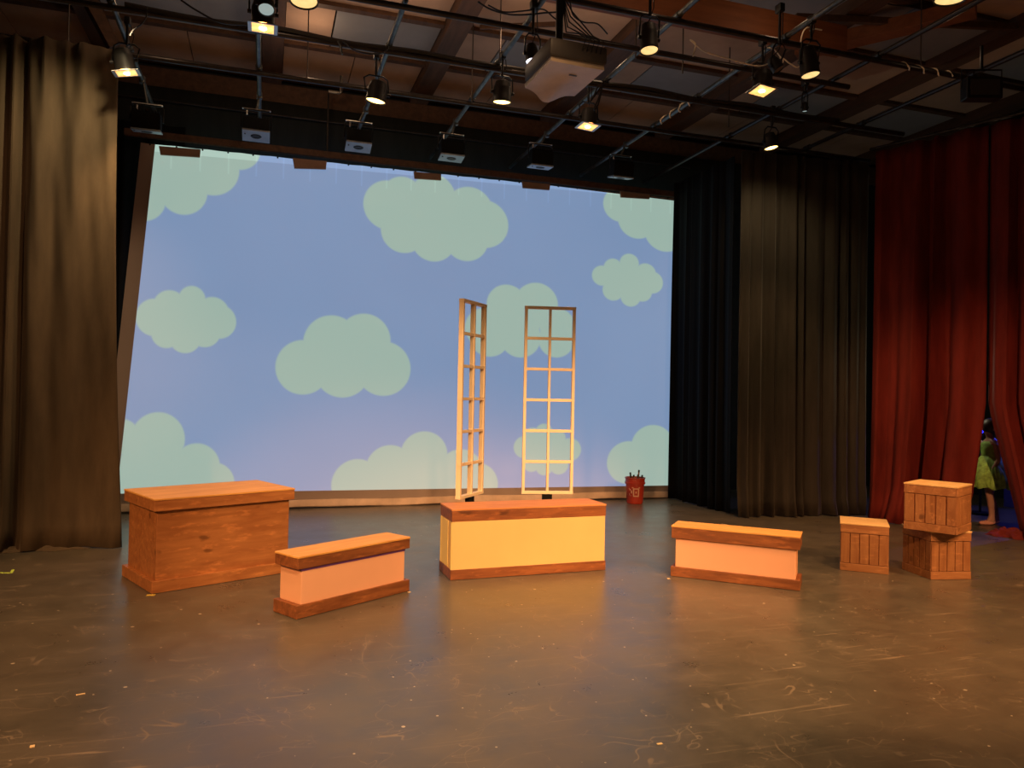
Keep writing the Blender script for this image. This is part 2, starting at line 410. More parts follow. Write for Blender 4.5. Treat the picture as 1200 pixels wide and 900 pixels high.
# ------------------------------------------------------------------ cyc screen
def cyc():
    t = thing('projection_screen', 'large white cloth projection screen showing pale clouds on a blue sky', 'screen')
    tl, tr = aty(165, 167, SY), Vector((5.95, SY, 4.44)); bl = aty(118, 602, SY); bl.z = .1
    rows = []
    for j in range(13):
        v = j/12; row = []
        for i in range(61):
            u = i/60
            top = Vector((tl.x+(tr.x-tl.x)*u, SY, tl.z+(tr.z-tl.z)*u-.006*math.sin(u*61*1.02)**2)); bot = Vector((bl.x+(6.0-bl.x)*u, SY, .10))
            p = bot.lerp(top, v); row.append((p.x, p.y, p.z))
        rows.append(row)
    MB().grid(rows).build('picture_cloth', 'cyc', t, True)
    rows = []
    for j, (dz, dy) in enumerate([(.105, 0), (.10, -.022), (.06, -.032), (.018, -.03), (.004, -.01)]):
        rows.append([(bl.x+(6.0-bl.x)*i/80, SY+dy+.008*math.sin(i*.7+j)+.004*math.sin(i*.23), dz+.006*math.sin(i*.31)+(.004 if j else 0)) for i in range(81)])
    h = MB().grid(rows).build('hem', 'hem', t, True); h['label'] = 'tan bottom hem'
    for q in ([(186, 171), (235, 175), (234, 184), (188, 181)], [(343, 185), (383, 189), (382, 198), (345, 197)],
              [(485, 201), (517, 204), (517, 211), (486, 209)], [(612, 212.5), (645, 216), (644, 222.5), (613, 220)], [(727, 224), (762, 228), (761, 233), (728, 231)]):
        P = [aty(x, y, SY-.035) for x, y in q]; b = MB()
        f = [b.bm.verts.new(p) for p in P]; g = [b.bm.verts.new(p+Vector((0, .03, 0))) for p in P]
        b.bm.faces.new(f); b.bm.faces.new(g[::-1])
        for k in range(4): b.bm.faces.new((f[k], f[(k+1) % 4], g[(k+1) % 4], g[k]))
        o = b.build('shadow_flap', 'flap_shadow', t); o['label'] = 'brown flap standing for a lamp shadow'  # flaps added in place of the hung lights' shadows in the projection
    b = MB()
    for i in range(26):
        x = tl.x+.1+i*.29; b.cyl((x, SY-.008, 4.375+.005*i/2), (x, SY+.0, 4.375+.005*i/2), .011, seg=8)
    o = b.build('grommet', 'black', t); o['label'] = 'row of dark grommets'; o['kind'] = 'stuff'
    return t
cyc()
tag(MB().box(2.2, 9.86, 4.505, 7.7, .06, .085, bev=.01).build('screen_batten', 'beam'), 'long dark brown batten along the top of the cloud screen', 'batten')
# black masking behind/around
def curtain(name, label, pts, z0, z1, mat, fold, amp, seed, prof=None, flare=.0, puddle=0, group=None, cat='curtain', nz=22, lean=None):
    rnd = random.Random(seed); P = [Vector((*p, 0)) for p in pts]
    L = sum((b-a).length for a, b in zip(P, P[1:])); n = max(40, int(L/fold*14)); ph = [rnd.uniform(0, 6.28) for _ in range(8)]
    def pos(s):
        d = s*L
        for a, b in zip(P, P[1:]):
            l = (b-a).length
            if d <= l+1e-6: return a.lerp(b, d/l), (b-a).normalized()
            d -= l
        return P[-1], (P[-1]-P[-2]).normalized()
    rows = []
    for j in range(nz+1):
        v = j/nz; z = z0+(z1-z0)*v; row = []
        for i in range(n+1):
            s = i/n; p, t = pos(s); nrm = Vector((t.y, -t.x, 0)); d = s*L
            if prof: off = prof(d, L, v)
            else:
                w = d/fold*2*math.pi
                a = w+1.1*math.sin(w*.37+ph[0])+.8*math.sin(w*.61+ph[1])+.25*(1-v)*math.sin(w*.5+ph[2])
                off = math.sin(a)+.35*math.sin(2.1*a+ph[3]+(1-v)*.8)+.18*math.sin(3.7*w*.5+ph[4])
                off *= amp*(.75+.25*math.sin(w*.23+ph[5]))*(1+.5*(1-v)**2-.35*v**4)
            f = flare*(1-v)**3
            q = p+nrm*(off+f)
            if lean: q += t*lean(s, v)
            zz = z
            if j == 0: q += nrm*puddle*(.6+.4*math.sin(d*9+ph[6])); zz = z0+.003+.006*(1+math.sin(d*14+ph[7]))
            elif j == 1 and puddle: q += nrm*puddle*.35*(1+math.sin(d*7+ph[6]))*.6
            row.append((q.x, q.y, zz))
        rows.append(row)
    o = MB().grid(rows).build(name, mat, None, True)
    md = o.modifiers.new('thick', 'SOLIDIFY'); md.thickness = .006
    return tag(o, label, cat, group)
# left curtain
def leftprof(d, L, v):
    e = L-d                         # distance from the right edge
    g = lambda c, w: math.exp(-((e-c)/w)**2)
    o = -.13*g(.775, .035)-.05*g(.72, .02)*(1-v)
    if e > .80:
        q = e-.80; o += (.085*math.sin(q*23+1.3)+.05*math.sin(q*41+1+v*.7))*min(1, q/.08)
    k = min(1, e/.08)*(1 if e < .75 else 0)
    o += -.055*g(.50+.05*(1-v), .06)*(1-v*.75)*k
    o += .035*g(.30+.12*(1-v), .07)*k+.03*g(.63, .05)*v*k
    o += k*(.014*math.sin(e*22+v*9)+.010*math.sin(e*41-v*17))*(.3+v*v)
    o += .05*g(.68-.10*v, .035)*max(0, v-.8)*5+.04*g(.42, .03)*max(0, v-.85)*6
    o += .06*(1-v)**2*math.sin(e*9+2)*k
    return o
curtain('leg_curtain', 'tall brown-black velour leg curtain at far left with a broad flat panel', [(-4.5, 7.86), (-1.375, 7.84)], 0, 4.66, 'velour', .2, .08, 3,
        prof=leftprof, flare=.05, puddle=.07, lean=lambda s, v: .15*max(0, s-.7)/.3*(1-v)**2.2)
curtain('black_masking', 'black masking cloth filling the dark gap between the left curtain and the screen', [(-4.4, 10.05), (-1.0, 10.05)], 0, 4.7, 'velour_black', .3, .03, 5)
curtain('black_border', 'wide black border cloth hanging above the screen', [(-4.0, 10.26), (8.6, 10.26)], 4.45, 5.24, 'border', .9, .006, 6, nz=4, cat='border cloth')
curtain('side_leg', 'very dark black curtain between the screen and the grey-brown curtain', [(5.66, 9.70), (5.70, 8.3)], 0, 4.62, 'velour_black', .22, .035, 8, flare=-.02,
        lean=lambda s, v: 0, puddle=-.0)
curtain('leg_curtain', 'grey-brown pleated leg curtain left of the red curtain, lit from above', [(5.66, 8.1), (7.52, 7.92)], 0, 4.62, 'velour_grey', .21, .055, 11, flare=.02, puddle=.05)
def rc(y): return 7.43+.36*(7.71-y)
gy = 6.545
def redlean_l(s, v):   # left panel: right edge pulled back toward the left low down (the gap opens downward)
    return 0
def gap(v):            # half opening of the gap as a function of height share
    z = v*4.7; return max(0, (1.45-z)/1.45)
yA, yB, yC = 7.72, 6.50, 4.2
curtain('red_curtain', 'dark red velvet curtain behind the wooden crates, left of the gap', [(rc(yA), yA), (rc(yB), yB)], 0, 4.7, 'red', .34, .085, 21, flare=.05, puddle=.17,
        lean=lambda s, v: -.17*gap(v)*s, group='red velvet curtain panels')
curtain('red_curtain', 'dark red velvet curtain at the right edge, right of the gap', [(rc(yB-.01), yB-.01), (rc(yC), yC)], 0, 4.7, 'red', .38, .09, 33, flare=.03, puddle=.09,
        lean=lambda s, v: .36*gap(v)*(1-s)**1.5, group='red velvet curtain panels')
def pool(parent, c, ang, L, D, h, seed, mat):
    r = random.Random(seed); a = [r.uniform(0, 6.28) for _ in range(6)]; rows = []
    ca, sa = math.cos(ang), math.sin(ang)
    for j in range(17):
        v = j/16*2-1; row = []
        for i in range(41):
            u = i/40*2-1; env = max(0, 1-abs(u)**2.4)*max(0, 1-abs(v)**1.8)
            z = h*env*(.45+.35*abs(math.sin(u*7+v*3+a[0]+math.sin(v*4)))+.35*abs(math.sin(u*11-v*6+a[1])))
            x, y = u*L/2+.02*math.sin(v*9+a[2]), v*D/2*(1+.25*math.sin(u*8+a[3]))
            row.append((c[0]+x*ca-y*sa, c[1]+x*sa+y*ca, .003+z))
        rows.append(row)
    o = MB().grid(rows).build('pooled_hem', mat, parent, True); return o
reds = [o for o in bpy.data.objects if o.name.startswith('red_curtain')]
pool(reds[0], (7.58, 7.38), R(-66), .56, .30, .13, 3, 'red')
pool(reds[1], (7.97, 6.22), R(-70), .50, .26, .10, 5, 'red')
legs = [o for o in bpy.data.objects if o.name.startswith('leg_curtain')]
pool(legs[0], (-1.95, 7.83), R(0), .9, .22, .035, 8, 'velour')
# rails for right-hand curtains
tag(MB().cyl((rc(yA)-.05, yA+.05, 4.74), (rc(yC), yC, 4.74), .022).build('curtain_rail', 'pipe_dark', None, True), 'dark rail over the red curtain', 'rail')

# ------------------------------------------------------------------ benches and chest
def ring(b, L, D, z0, z1, t, ox=0, oy=0):
    """four boards round a rectangle (outer L x D)"""
    h = z1-z0; zc = (z0+z1)/2
    b.box(0, -D/2+t/2, zc, L, t, h, bev=.003); b.box(0, D/2-t/2, zc, L, t, h, bev=.003)
    b.box(-L/2+t/2, 0, zc, t, D-2*t-.002, h, bev=.003); b.box(L/2-t/2, 0, zc, t, D-2*t-.002, h, bev=.003)
def place(corner, ang, L, D):
    """centre of a box whose front-left corner sits at corner with its front running at angle ang"""
    u = Vector((math.cos(ang), math.sin(ang), 0)); v = Vector((-math.sin(ang), math.cos(ang), 0))
    return Vector((*corner, 0))+u*L/2+v*D/2
def bench(name, label, corner, ang, L, D, H, lid, base, ix, iy, body_mat, top_mat, fascia='stain_dark', board=.014, cat='bench'):
    c = place(corner, ang, L, D); t = thing(name, label, cat, c, ang)
    MB().box(0, 0, (base*.4+H-lid*.4)/2, L-2*ix, D-2*iy, H-lid*.4-base*.4, bev=.003).build('body', body_mat, t)
    b = MB(); ring(b, L, D, 0.002, base, .019)
    if ix > .02 or iy > .02: b.box(0, 0, base-.012, L-.02, D-.02, .018)
    b.build('base_board', fascia, t)
    b = MB(); ring(b, L-.006, D-.006, H-lid, H-board-.001, .019); b.build('lid_skirt', fascia, t)
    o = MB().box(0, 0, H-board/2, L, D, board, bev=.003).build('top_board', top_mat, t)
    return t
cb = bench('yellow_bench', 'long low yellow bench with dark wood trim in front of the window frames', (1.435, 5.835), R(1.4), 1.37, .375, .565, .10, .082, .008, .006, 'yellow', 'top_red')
o = MB()
o.box(-.68, .06, .27, .004, .245, .37).build('side_panel', 'yellow_pale', cb)['label'] = 'pale yellow end panel'
for yy in (.155, -.17): MB().box(-.681, yy, .27, .006, .02, .38).build('corner_trim', 'yellow_pale', cb)
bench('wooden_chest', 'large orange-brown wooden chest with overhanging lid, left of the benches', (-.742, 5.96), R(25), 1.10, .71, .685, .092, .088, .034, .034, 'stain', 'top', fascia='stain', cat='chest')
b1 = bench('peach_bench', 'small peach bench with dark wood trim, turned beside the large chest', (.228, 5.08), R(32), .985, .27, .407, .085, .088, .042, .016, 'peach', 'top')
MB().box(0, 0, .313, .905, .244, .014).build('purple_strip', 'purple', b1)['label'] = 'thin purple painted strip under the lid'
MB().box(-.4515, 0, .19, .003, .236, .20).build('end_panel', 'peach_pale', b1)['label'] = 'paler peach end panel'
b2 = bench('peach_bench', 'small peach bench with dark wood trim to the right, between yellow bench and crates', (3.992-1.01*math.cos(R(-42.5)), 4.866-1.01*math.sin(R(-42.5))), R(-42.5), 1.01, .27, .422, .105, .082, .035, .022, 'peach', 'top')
MB().box(.4715, 0, .20, .003, .22, .22).build('end_panel', 'peach_pale', b2)['label'] = 'paler peach end panel'

# ------------------------------------------------------------------ crates
def crate(label, c, ang, W=.39, D=.39, H=.405, z=0, group='wooden crates'):
    t = thing('wooden_crate', label, 'crate', (c[0], c[1], z), ang, group)
    MB().box(0, 0, H/2, W-.024, D-.024, H-.01).build('inner_box', 'stain_dark', t)
    for nm, z0, z1 in (('bottom_rail', .0, .066), ('top_rail', H-.085, H-.013)):
        b = MB(); ring(b, W, D, z0+.001, z1, .014); b.build(nm, 'crate_h', t)
    b = MB(); n = 5; g = .006
    for (Lx, off, ax) in ((W, -D/2, 0), (W, D/2, 0), (D, -W/2, 1), (D, W/2, 1)):
        w = (Lx-g)/n; s = 1 if off > 0 else -1
        for k in range(n):
            u = -Lx/2+g/2+w*(k+.5); q = off-s*.0085
            if ax == 0: b.box(u, q, (.068+H-.087)/2, w-g, .014, H-.155-.003, bev=.0015)
            else: b.box(q, u, (.068+H-.087)/2, .014, w-g-(.028/n), H-.155-.003, bev=.0015)
    b.build('plank_siding', 'crate', t)
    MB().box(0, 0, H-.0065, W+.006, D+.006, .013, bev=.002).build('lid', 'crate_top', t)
    return t
c = place((4.84, 5.385), R(-41.4), .385, .40)
crate('single wooden crate on the floor, left of the stacked pair', c, R(-41.4), .385, .40, .418)
cA = Vector((5.345, 4.90, 0)); ang = R(-11); u = Vector((math.cos(ang), math.sin(ang), 0)); v = Vector((-u.y, u.x, 0))
crate('wooden crate on the floor carrying another crate', cA+u*.185+v*.19, ang, .37, .38, .405)
cB = Vector((5.40, 4.70, 0)); ang = R(26); u = Vector((math.cos(ang), math.sin(ang), 0)); v = Vector((-u.y, u.x, 0))
crate('wooden crate turned on top of another crate', cB+u*.2+v*.205, ang, .40, .41, .395, z=.406)

# ------------------------------------------------------------------ window frames
def window_frame(label, base, ang, W=.475, H=1.735, z0=.575, dep=.046):
    t = thing('window_frame', label, 'window frame', (base.x, base.y, 0), ang, 'freestanding window frames')
    lw = .026
    for x, nm in ((-W/2+lw/2, 'stile'), (0, 'mullion'), (W/2-lw/2, 'stile')):
        MB().box(x, 0, z0+H/2, lw if nm == 'stile' else .021, dep, H-.002, bev=.002).build(nm, 'frame', t)
    for k in range(7):
        z = z0+lw/2+(H-lw)*k/6
        MB().box(0, -.006 if 0 < k < 6 else 0, z, W+.004, (dep*.6 if 0 < k < 6 else dep+.003), lw, bev=.002).build('rail', 'frame', t)
    MB().box(.0, .0, z0/2, .09, .05, z0-.004, bev=.003).build('post', 'black_matte', t)['label'] = 'black mounting post'
    MB().box(.0, .03, .006, .30, .34, .012, bev=.003).build('foot_plate', 'black_matte', t)['label'] = 'black foot plate'
    return t
pL = atz(550, 582, .575); pR = atz(641, 580, .575)
YW = 6.45
def onray(px, Y, z):
    p = aty(px, 580, Y); return Vector((p.x, Y, z))
window_frame('freestanding cream window frame, left one, turned nearly edge-on', onray(550.5, YW+.02, 0), R(49))
window_frame('freestanding cream window frame, right one, facing front', onray(641, YW+.06, 0), R(-13))

# ------------------------------------------------------------------ bucket
bp = atz(743, 589.5, 0)
bk = thing('bucket', 'red plastic bucket of sticks standing at the foot of the screen', 'bucket', (bp.x, bp.y-.02, 0))
MB().lathe([(.0, .003), (.105, .003), (.112, .02), (.128, .27), (.140, .272), (.142, .30), (.134, .302), (.136, .345), (.143, .35), (.143, .362), (.128, .362), (.120, .27), (.10, .02), (0, .02)]).build('pail', 'bucket', bk, True)
def arc_patch(b, a0, a1, z0, z1, r0, n=8):
    rows = []
    for z in (z0, z1):
        rr = r0+.016*(z/.27)+.0025
        rows.append([(math.sin(a0+(a1-a0)*k/n)*rr, -math.cos(a0+(a1-a0)*k/n)*rr, z) for k in range(n+1)])
    b.grid(rows)
face = math.atan2(bp.x, bp.y)
lg = MB(); a = -.31
def lp(a0, a1, z0, z1): arc_patch(lg, a0-face*1.0, a1-face*1.0, z0, z1, .1125)
lp(-.20, .46, .105, .122); lp(-.20, .46, .205, .222); lp(-.22, -.08, .12, .21); lp(.34, .48, .12, .21)
lp(.40, .58, .222, .238); lp(-.34, -.16, .222, .236); lp(.06, .20, .15, .178); lp(-.62, -.46, .19, .21); lp(-.70, -.62, .205, .222); lp(-.46, -.30, .15, .19); lp(-.66, -.58, .12, .15); lp(-.50, -.44, .11, .125)
lg.build('printed_mark', 'bucket_logo', bk)['label'] = 'pale printed emblem'
MB().tube([(math.cos(t)*.142, math.sin(t)*.142-.02*math.sin(t/1)*0, .30-.10*math.sin(t)*0-.0) for t in [k*math.pi/10 for k in range(11)]], .004).build('handle', 'steel', bk, True)
for i, (dx, dy, h, tilt, mt, lab) in enumerate([(-.075, -.02, .40, -.05, 'stick_dark', 'short dark stick at the left inside the red bucket'), (-.045, .0, .43, -.12, 'stick_dark', 'dark leaning stick in the red bucket'),
        (.03, -.02, .40, .02, 'stick_dark', 'stubby dark stick in the middle of the red bucket'), (.06, .02, .46, .05, 'stick', 'tallest pale stick with a dark tip in the red bucket'),
        (.085, -.03, .395, .06, 'stick_dark', 'short dark stick at the right inside the red bucket'), (.045, -.05, .40, -.3, 'stick', 'short pale stick in the red bucket')]):
    base = Vector((bp.x+dx*.55, bp.y-.02+dy, .03)); top = Vector((bp.x+dx*.9+tilt*.3, bp.y-.02+dy, h))
    s = thing('wooden_stick', lab, 'stick', base, 0, 'sticks in the red bucket'); d = top-base
    sh = MB().cyl((0, 0, 0), d*.93, .011, seg=10).build('shaft', mt, s, True); MB().cyl(d*.93, d, .0125, seg=10).build('tip', 'stick_dark', sh, True)

# ------------------------------------------------------------------ stage lamps
def spot(name, loc, target, power, color, size=60, blend=.5, radius=.06, parent=None):
    ld = bpy.data.lights.new(name, 'SPOT'); ld.energy = power; ld.color = color; ld.spot_size = R(size); ld.spot_blend = blend; ld.shadow_soft_size = radius
    o = bpy.data.objects.new(name, ld); COL.objects.link(o); o.location = loc
    o.rotation_euler = (Vector(target)-Vector(loc)).to_track_quat('-Z', 'Y').to_euler()
    return o
WARM = (1, .50, .20); AMB = (1, .42, .13)
def par(label, px, py, lens='lens_warm', r=.095, length=.23, tilt=(0, 0), gel=False, zc=4.4, power=60, pipe_z=ZG, aim=None, name='stage_lamp', group='stage lamps hanging from the pipe grid', beam=60, col=WARM):
    """px,py: where the centre of the lens shows; the can hangs from the grid pipe above it"""
    zl = zc-length*.5; p = atz(px, py, zl)
    t = thing(name, label, 'stage lamp', (p.x, p.y, zl), 0, group)
    rot = Matrix.Rotation(R(tilt[0]), 4, 'X') @ Matrix.Rotation(R(tilt[1]), 4, 'Y')
    W = lambda q: rot @ Vector(q)
    MB().lathe([(r*.92, .012), (r, 0), (r*1.04, 0), (r*1.04, .02), (r, .025), (r, length*.62), (r*.93, length*.70), (r*.78, length*.93), (r*.45, length), (0.001, length)], mt=rot).build('can', 'can', t, True)
    MB().lathe([(0.001, .014), (r*.93, .010), (r*.93, .016), (.001, .020)], mt=rot).build('lens', lens, t, True)
    if gel:
        b = MB(); s = r*1.12
        for sx, sy, lx, ly in ((0, -s, 2*s, .014), (0, s, 2*s, .014), (-s, 0, .014, 2*s), (s, 0, .014, 2*s)):
            c = W((sx, sy, -.012)); b.box(c.x, c.y, c.z, lx+.014, ly, .006, rot)
        gf = b.build('gel_frame', 'steel', t)
        c = W((0, 0, -.012)); MB().box(c.x, c.y, c.z, 2*s-.01, 2*s-.01, .002, rot).build('gel', 'gel', gf)
        if power: MB().sphere(W((0, 0, -.016)), r*.34, (1, 1, .3)).build('hot_spot', 'filament', gf, True)
    yh = pipe_z-zl; hz = length*.45; k = r*1.2
    pt = [W((-k, 0, hz)), Vector((-k, 0, max(hz+.12, length+.02))), Vector((-k*.6, 0, max(hz+.16, length+.05))), Vector((k*.6, 0, max(hz+.16, length+.05))), Vector((k, 0, max(hz+.12, length+.02))), W((k, 0, hz))]
    yk = MB().tube(pt, .008, 6).build('yoke', 'black', t, True)
    zt = pt[2].z
    MB().cyl((0, 0, zt-.01), (0, 0, yh+.02), .012, seg=10).box(0, 0, yh, .05, .075, .07, bev=.008).build('clamp', 'black', t, True)
    for s in (-1, 1): MB().cyl(W((s*k*.85, 0, hz)), W((s*k*1.12, 0, hz)), .016, seg=10).build('tilt_knob', 'black', yk, True)
    MB().tube([W((0, .02, length*.97)), Vector((.03, .05, length+.06)), Vector((.05, .03, length+.14)), Vector((.03, .0, yh-.03))], .005, 6).build('power_cord', 'cable', t, True)
    if power:
        d = W((0, 0, -1)); o = spot('lamp_beam', (0, 0, 0), d, power, col, beam, .6, r*.7); o.location = W((0, 0, -.035)); o.parent = t
    return t
par('black stage lamp lit amber, hanging in front of the left curtain', 148, 84, r=.085, length=.20, tilt=(6, -12), power=110, gel=True, col=(1, .62, .28), beam=95)
par('black stage lamp with a pale blue face above the amber square one at upper left', 312, 12, 'lens_dim', r=.055, length=.14, tilt=(-25, 0), zc=4.25, power=0)
par('black stage lamp glowing amber with a square frame, at upper left near the top edge', 308, 31, r=.085, length=.22, tilt=(4, 0), power=40, gel=True)
par('stage lamp cut by the top edge of the photo, its lower face glowing yellow', 356, 2, 'lens_yellow', r=.1, length=.22, power=30, tilt=(-6, 0))
par('black stage lamp glowing bright amber between the upper left cloud and the top middle', 440, 119, r=.095, length=.2, tilt=(6, 8), power=60)
par('black stage lamp glowing amber left of the ceiling projector', 588, 120.5, r=.087, length=.21, tilt=(6, 0), power=60)
par('small black stage lamp with a white glowing face touching the ceiling projector', 624, 73, 'lens_white', r=.055, length=.17, tilt=(-14, 0), zc=4.35, power=8, col=(.8, .85, 1))
par('black stage lamp with a glowing square frame just right of the ceiling projector', 689, 147, r=.085, length=.18, tilt=(0, 4), power=60, gel=True, col=AMB)
par('long black stage lamp with a pale yellow face right of the ceiling projector', 761, 60, 'lens_yellow', r=.072, length=.24, tilt=(-8, 0), power=25)
par('stage lamp with a brightly glowing square frame under the tangled white cable', 893, 105, r=.085, length=.18, tilt=(-4, 5), power=60, gel=True, col=AMB)
par('long black stage lamp with a pale yellow face right of the tangled white cable', 950, 89, 'lens_yellow', r=.078, length=.26, tilt=(-6, -6), power=25)
par('small black stage lamp glowing amber at the top of the grey-brown curtain', 904, 174, r=.075, length=.18, tilt=(-6, -8), power=110, col=(1, .62, .28), beam=95)
par('stage lamp cut by the top edge at upper right, faintly glowing', 1113, 1, 'lens_yellow', r=.1, length=.22, tilt=(6, 0), power=0)
par('small unlit black stage lamp in the dark above the grey-brown curtain', 943, 131, 'lens_dim', r=.028, length=.10, power=0, tilt=(0, 0), zc=4.5)
par('shiny bare-sided stage lamp at the knot of the tangled white cable', 913, 82, 'steel', r=.05, length=.13, tilt=(-20, -25), power=0, zc=4.3)

# box-shaped LED lights over the screen
cycs = [(172, 156, -9, 'first box-shaped black light over the screen from the left, almost edge-on'), (300, 161, 22, 'second box-shaped black light over the screen from the left, whole silver plate showing'),
        (420, 174, 18, 'third box-shaped black light over the screen from the left, bright silver plate'), (529, 187, 8, 'fourth box-shaped black light over the screen, under the middle of the pipe grid'),
        (633, 197.5, -4, 'fifth box-shaped black light over the screen from the left, thin silver edge'), (727, 210, -11, 'rightmost box-shaped black light over the screen')]
for (px, py, tl, lab) in cycs:
    p = aty(px, py, 8.78); xx = min(pxs, key=lambda q: abs(q-p.x))
    t = thing('box_light', lab, 'stage light', (p.x, p.y, p.z), 0, 'box-shaped lights over the screen')
    rot = Matrix.Rotation(R(-tl), 4, 'X')
    W = lambda q: rot @ Vector(q)
    b = MB(); c = W((0, 0, .12)); b.box(c.x, c.y, c.z, .28, .17, .17, rot, .008)
    for k in range(9):
        c = W((-.12+k*.03, 0, .215)); b.box(c.x, c.y, c.z, .006, .15, .03, rot)
    b.build('housing', 'black_matte', t)
    c = W((0, 0, .022)); MB().box(c.x, c.y, c.z, .29, .19, .02, rot, .004).build('silver_plate', 'silver', t)['label'] = 'silver bottom plate'
    MB().lathe([(.001, .0), (.05, -.004), (.062, .006), (.05, .012), (.001, .012)], mt=Matrix.Translation(W((0, 0, .009))) @ rot @ Matrix.Diagonal((1, .6, 1, 1))).build('lens', 'black', t, True)
    MB().cyl(W((-.115, -.03, .012)), W((-.115, -.03, .006)), .008, seg=8).build('knob', 'black', t)
    zt = .30
    MB().tube([W((-.16, 0, .12)), (-.16, 0, zt-.03), (-.13, 0, zt), (.13, 0, zt), (.16, 0, zt-.03), W((.16, 0, .12))], .008, 6).build('yoke', 'black', t, True)
    MB().box(0, 0, zt+.008, .30, .03, .008).build('cross_bar', 'steel', t)['label'] = 'bright cross bar'
    dx = xx-p.x; MB().cyl((0, 0, zt), (dx*.8, 0, ZG-p.z-.02), .014, seg=10).box(dx, 0, ZG-p.z, .06, .06, .08, bev=.01).build('clamp', 'pipe', t, True)
    MB().cyl((-.10, 0, zt-.01), (-.10, 0, zt-.06), .010, seg=8).build('safety_clip', 'steel', t)

# unlit floodlight frame on the far right
p = atz(1150, 105, 4.35)
t = thing('flood_light', 'dark rectangular floodlight hanging in shadow at upper right', 'stage light', p, R(-20))
MB().box(0, .0, 0, .32, .12, .20, bev=.01).build('housing', 'black', t)
MB().box(0, -.062, 0, .26, .006, .14).build('glass', 'tan_dark', t)
MB().tube([(-.18, 0, 0), (-.18, 0, .18), (.18, 0, .18), (.18, 0, 0)], .008, 6).build('yoke', 'black', t, True)
MB().cyl((0, 0, .18), (0, 0, .40), .014).build('clamp', 'black', t, True)

# ------------------------------------------------------------------ ceiling projector
t = thing('ceiling_projector', 'beige ceiling projector on a black pole, seen from below with its rounded lens housing', 'projector', (2.02, 5.08, 3.80), R(2))
def proj_under():
    b = MB(); N, K = 24, 20; W, D = .41, .50; top = []
    rows = []
    for j in range(K+1):
        y = -D/2+D*j/K; row = []
        fr = max(0, (j/K-.30)/.70)
        for i in range(N+1):
            x = -W/2+W*i/N
            hump = math.exp(-((x+.01)/(.075+.03*fr))**2)*fr
            ext = .07*math.exp(-((x+.01)/.085)**2)*(j/K)**6
            row.append((x, y+ext, -.035*hump*0-.055*hump-.004*math.cos(x*6)))
        rows.append(row)
    vs = [[b.bm.verts.new(p) for p in r] for r in rows]; up = [[b.bm.verts.new((p[0], p[1], .03)) for p in r] for r in rows]
    for G, fl in ((vs, 1), (up, -1)):
        for A, B in zip(G, G[1:]):
            for k in range(len(A)-1): b.bm.faces.new((A[k], B[k], B[k+1], A[k+1]) if fl > 0 else (A[k], A[k+1], B[k+1], B[k]))
    for k in range(N):
        b.bm.faces.new((vs[0][k], vs[0][k+1], up[0][k+1], up[0][k])); b.bm.faces.new((vs[-1][k], up[-1][k], up[-1][k+1], vs[-1][k+1]))
    for k in range(K):
        b.bm.faces.new((vs[k][0], up[k][0], up[k+1][0], vs[k+1][0])); b.bm.faces.new((vs[k][-1], vs[k+1][-1], up[k+1][-1], up[k][-1]))
    return b
proj_under().build('bottom_shell', 'tan', t, True)
MB().box(0, -.02, .095, .44, .50, .13, bev=.02).build('rear_shell', 'tan_dark', t, True)['label'] = 'dark grey upper shell'
MB().box(.03, -.10, -.0085, .06, .014, .003).build('badge', 'tan_dark', t)
lb = MB().cyl((-.01, .22, .06), (-.01, .30, .06), .06, .055, 24).build('lens_barrel', 'black', t, True)
MB().cyl((-.01, .30, .06), (-.01, .303, .06), .045, seg=24).build('lens_glass', 'silver', lb, True)
MB().box(0, -.05, .175, .22, .22, .02, bev=.004).box(-.09, -.12, .19, .02, .02, .05).box(.09, -.12, .19, .02, .02, .05).build('bracket', 'black', t)
MB().cyl((-.06, -.05, .17), (-.06, -.05, 1.80), .027, seg=16).build('pole', 'black', t, True)
b = MB()
for k in range(5):
    x = .02+k*.035; b.tube([(x, -.27, .10), (x+.01, -.31, .17), (x*.8, -.22, .24), (x*.3-.03, -.09, .30+.04*k), (-.05, -.05, .6)], .005, 6)
b.build('signal_cable', 'cable', t, True)

# ------------------------------------------------------------------ cables
def cable(name, label, pts, r, mat='cable', group=None):
    P = [Vector(p) for p in pts]; out = []
    for i in range(len(P)-1):
        p0, p1, p2, p3 = P[max(i-1, 0)], P[i], P[i+1], P[min(i+2, len(P)-1)]
        for k in range(8):
            s = k/8; out.append(.5*((2*p1)+(p2-p0)*s+(2*p0-5*p1+4*p2-p3)*s*s+(3*p1-p0-3*p2+p3)*s**3))
    out.append(P[-1])
    return tag(MB().tube(out, r, 6).build(name, mat, None, True), label, 'cable', group)
zz = 4.62
cable('white_cable', 'pale white cable looping beside the glowing square floodlight at upper right', [aty(x, y, 5.75) for x, y in [(812, 66), (815, 52), (809, 47), (825, 60), (850, 68), (885, 77), (900, 75), (915, 68), (925, 74), (935, 79), (941, 68), (938, 52), (942, 36), (948, 32)]], .006, 'cable_white')
cable('white_cable', 'short pale cable loop hanging from the pipe above the tangled white cable', [aty(x, y, 5.8) for x, y in [(899, 56), (907, 58), (914, 66), (918, 72), (912, 76)]], .006, 'cable_white')
cable('white_cable', 'pale cable bit beside the long yellow-faced lamp at upper right', [aty(x, y, 5.6) for x, y in [(949, 36), (955, 34), (962, 35)]]+[aty(963, 35.5, 5.6)], .006, 'cable_white')
cable('black_cable', 'thick black cable bundle strapped to the second cross pipe', [(-1.2+i*.62, 7.05+.012*math.sin(i*2.3), ZG-.02-.02*(i % 2)) for i in range(13)], .022)
cable('black_cable', 'black cable sagging below the pipe left of the blue-faced lamp', [aty(x, y, 7.0) for x, y in [(212, 0), (230, 12), (258, 26), (290, 29), (305, 27)]], .008)
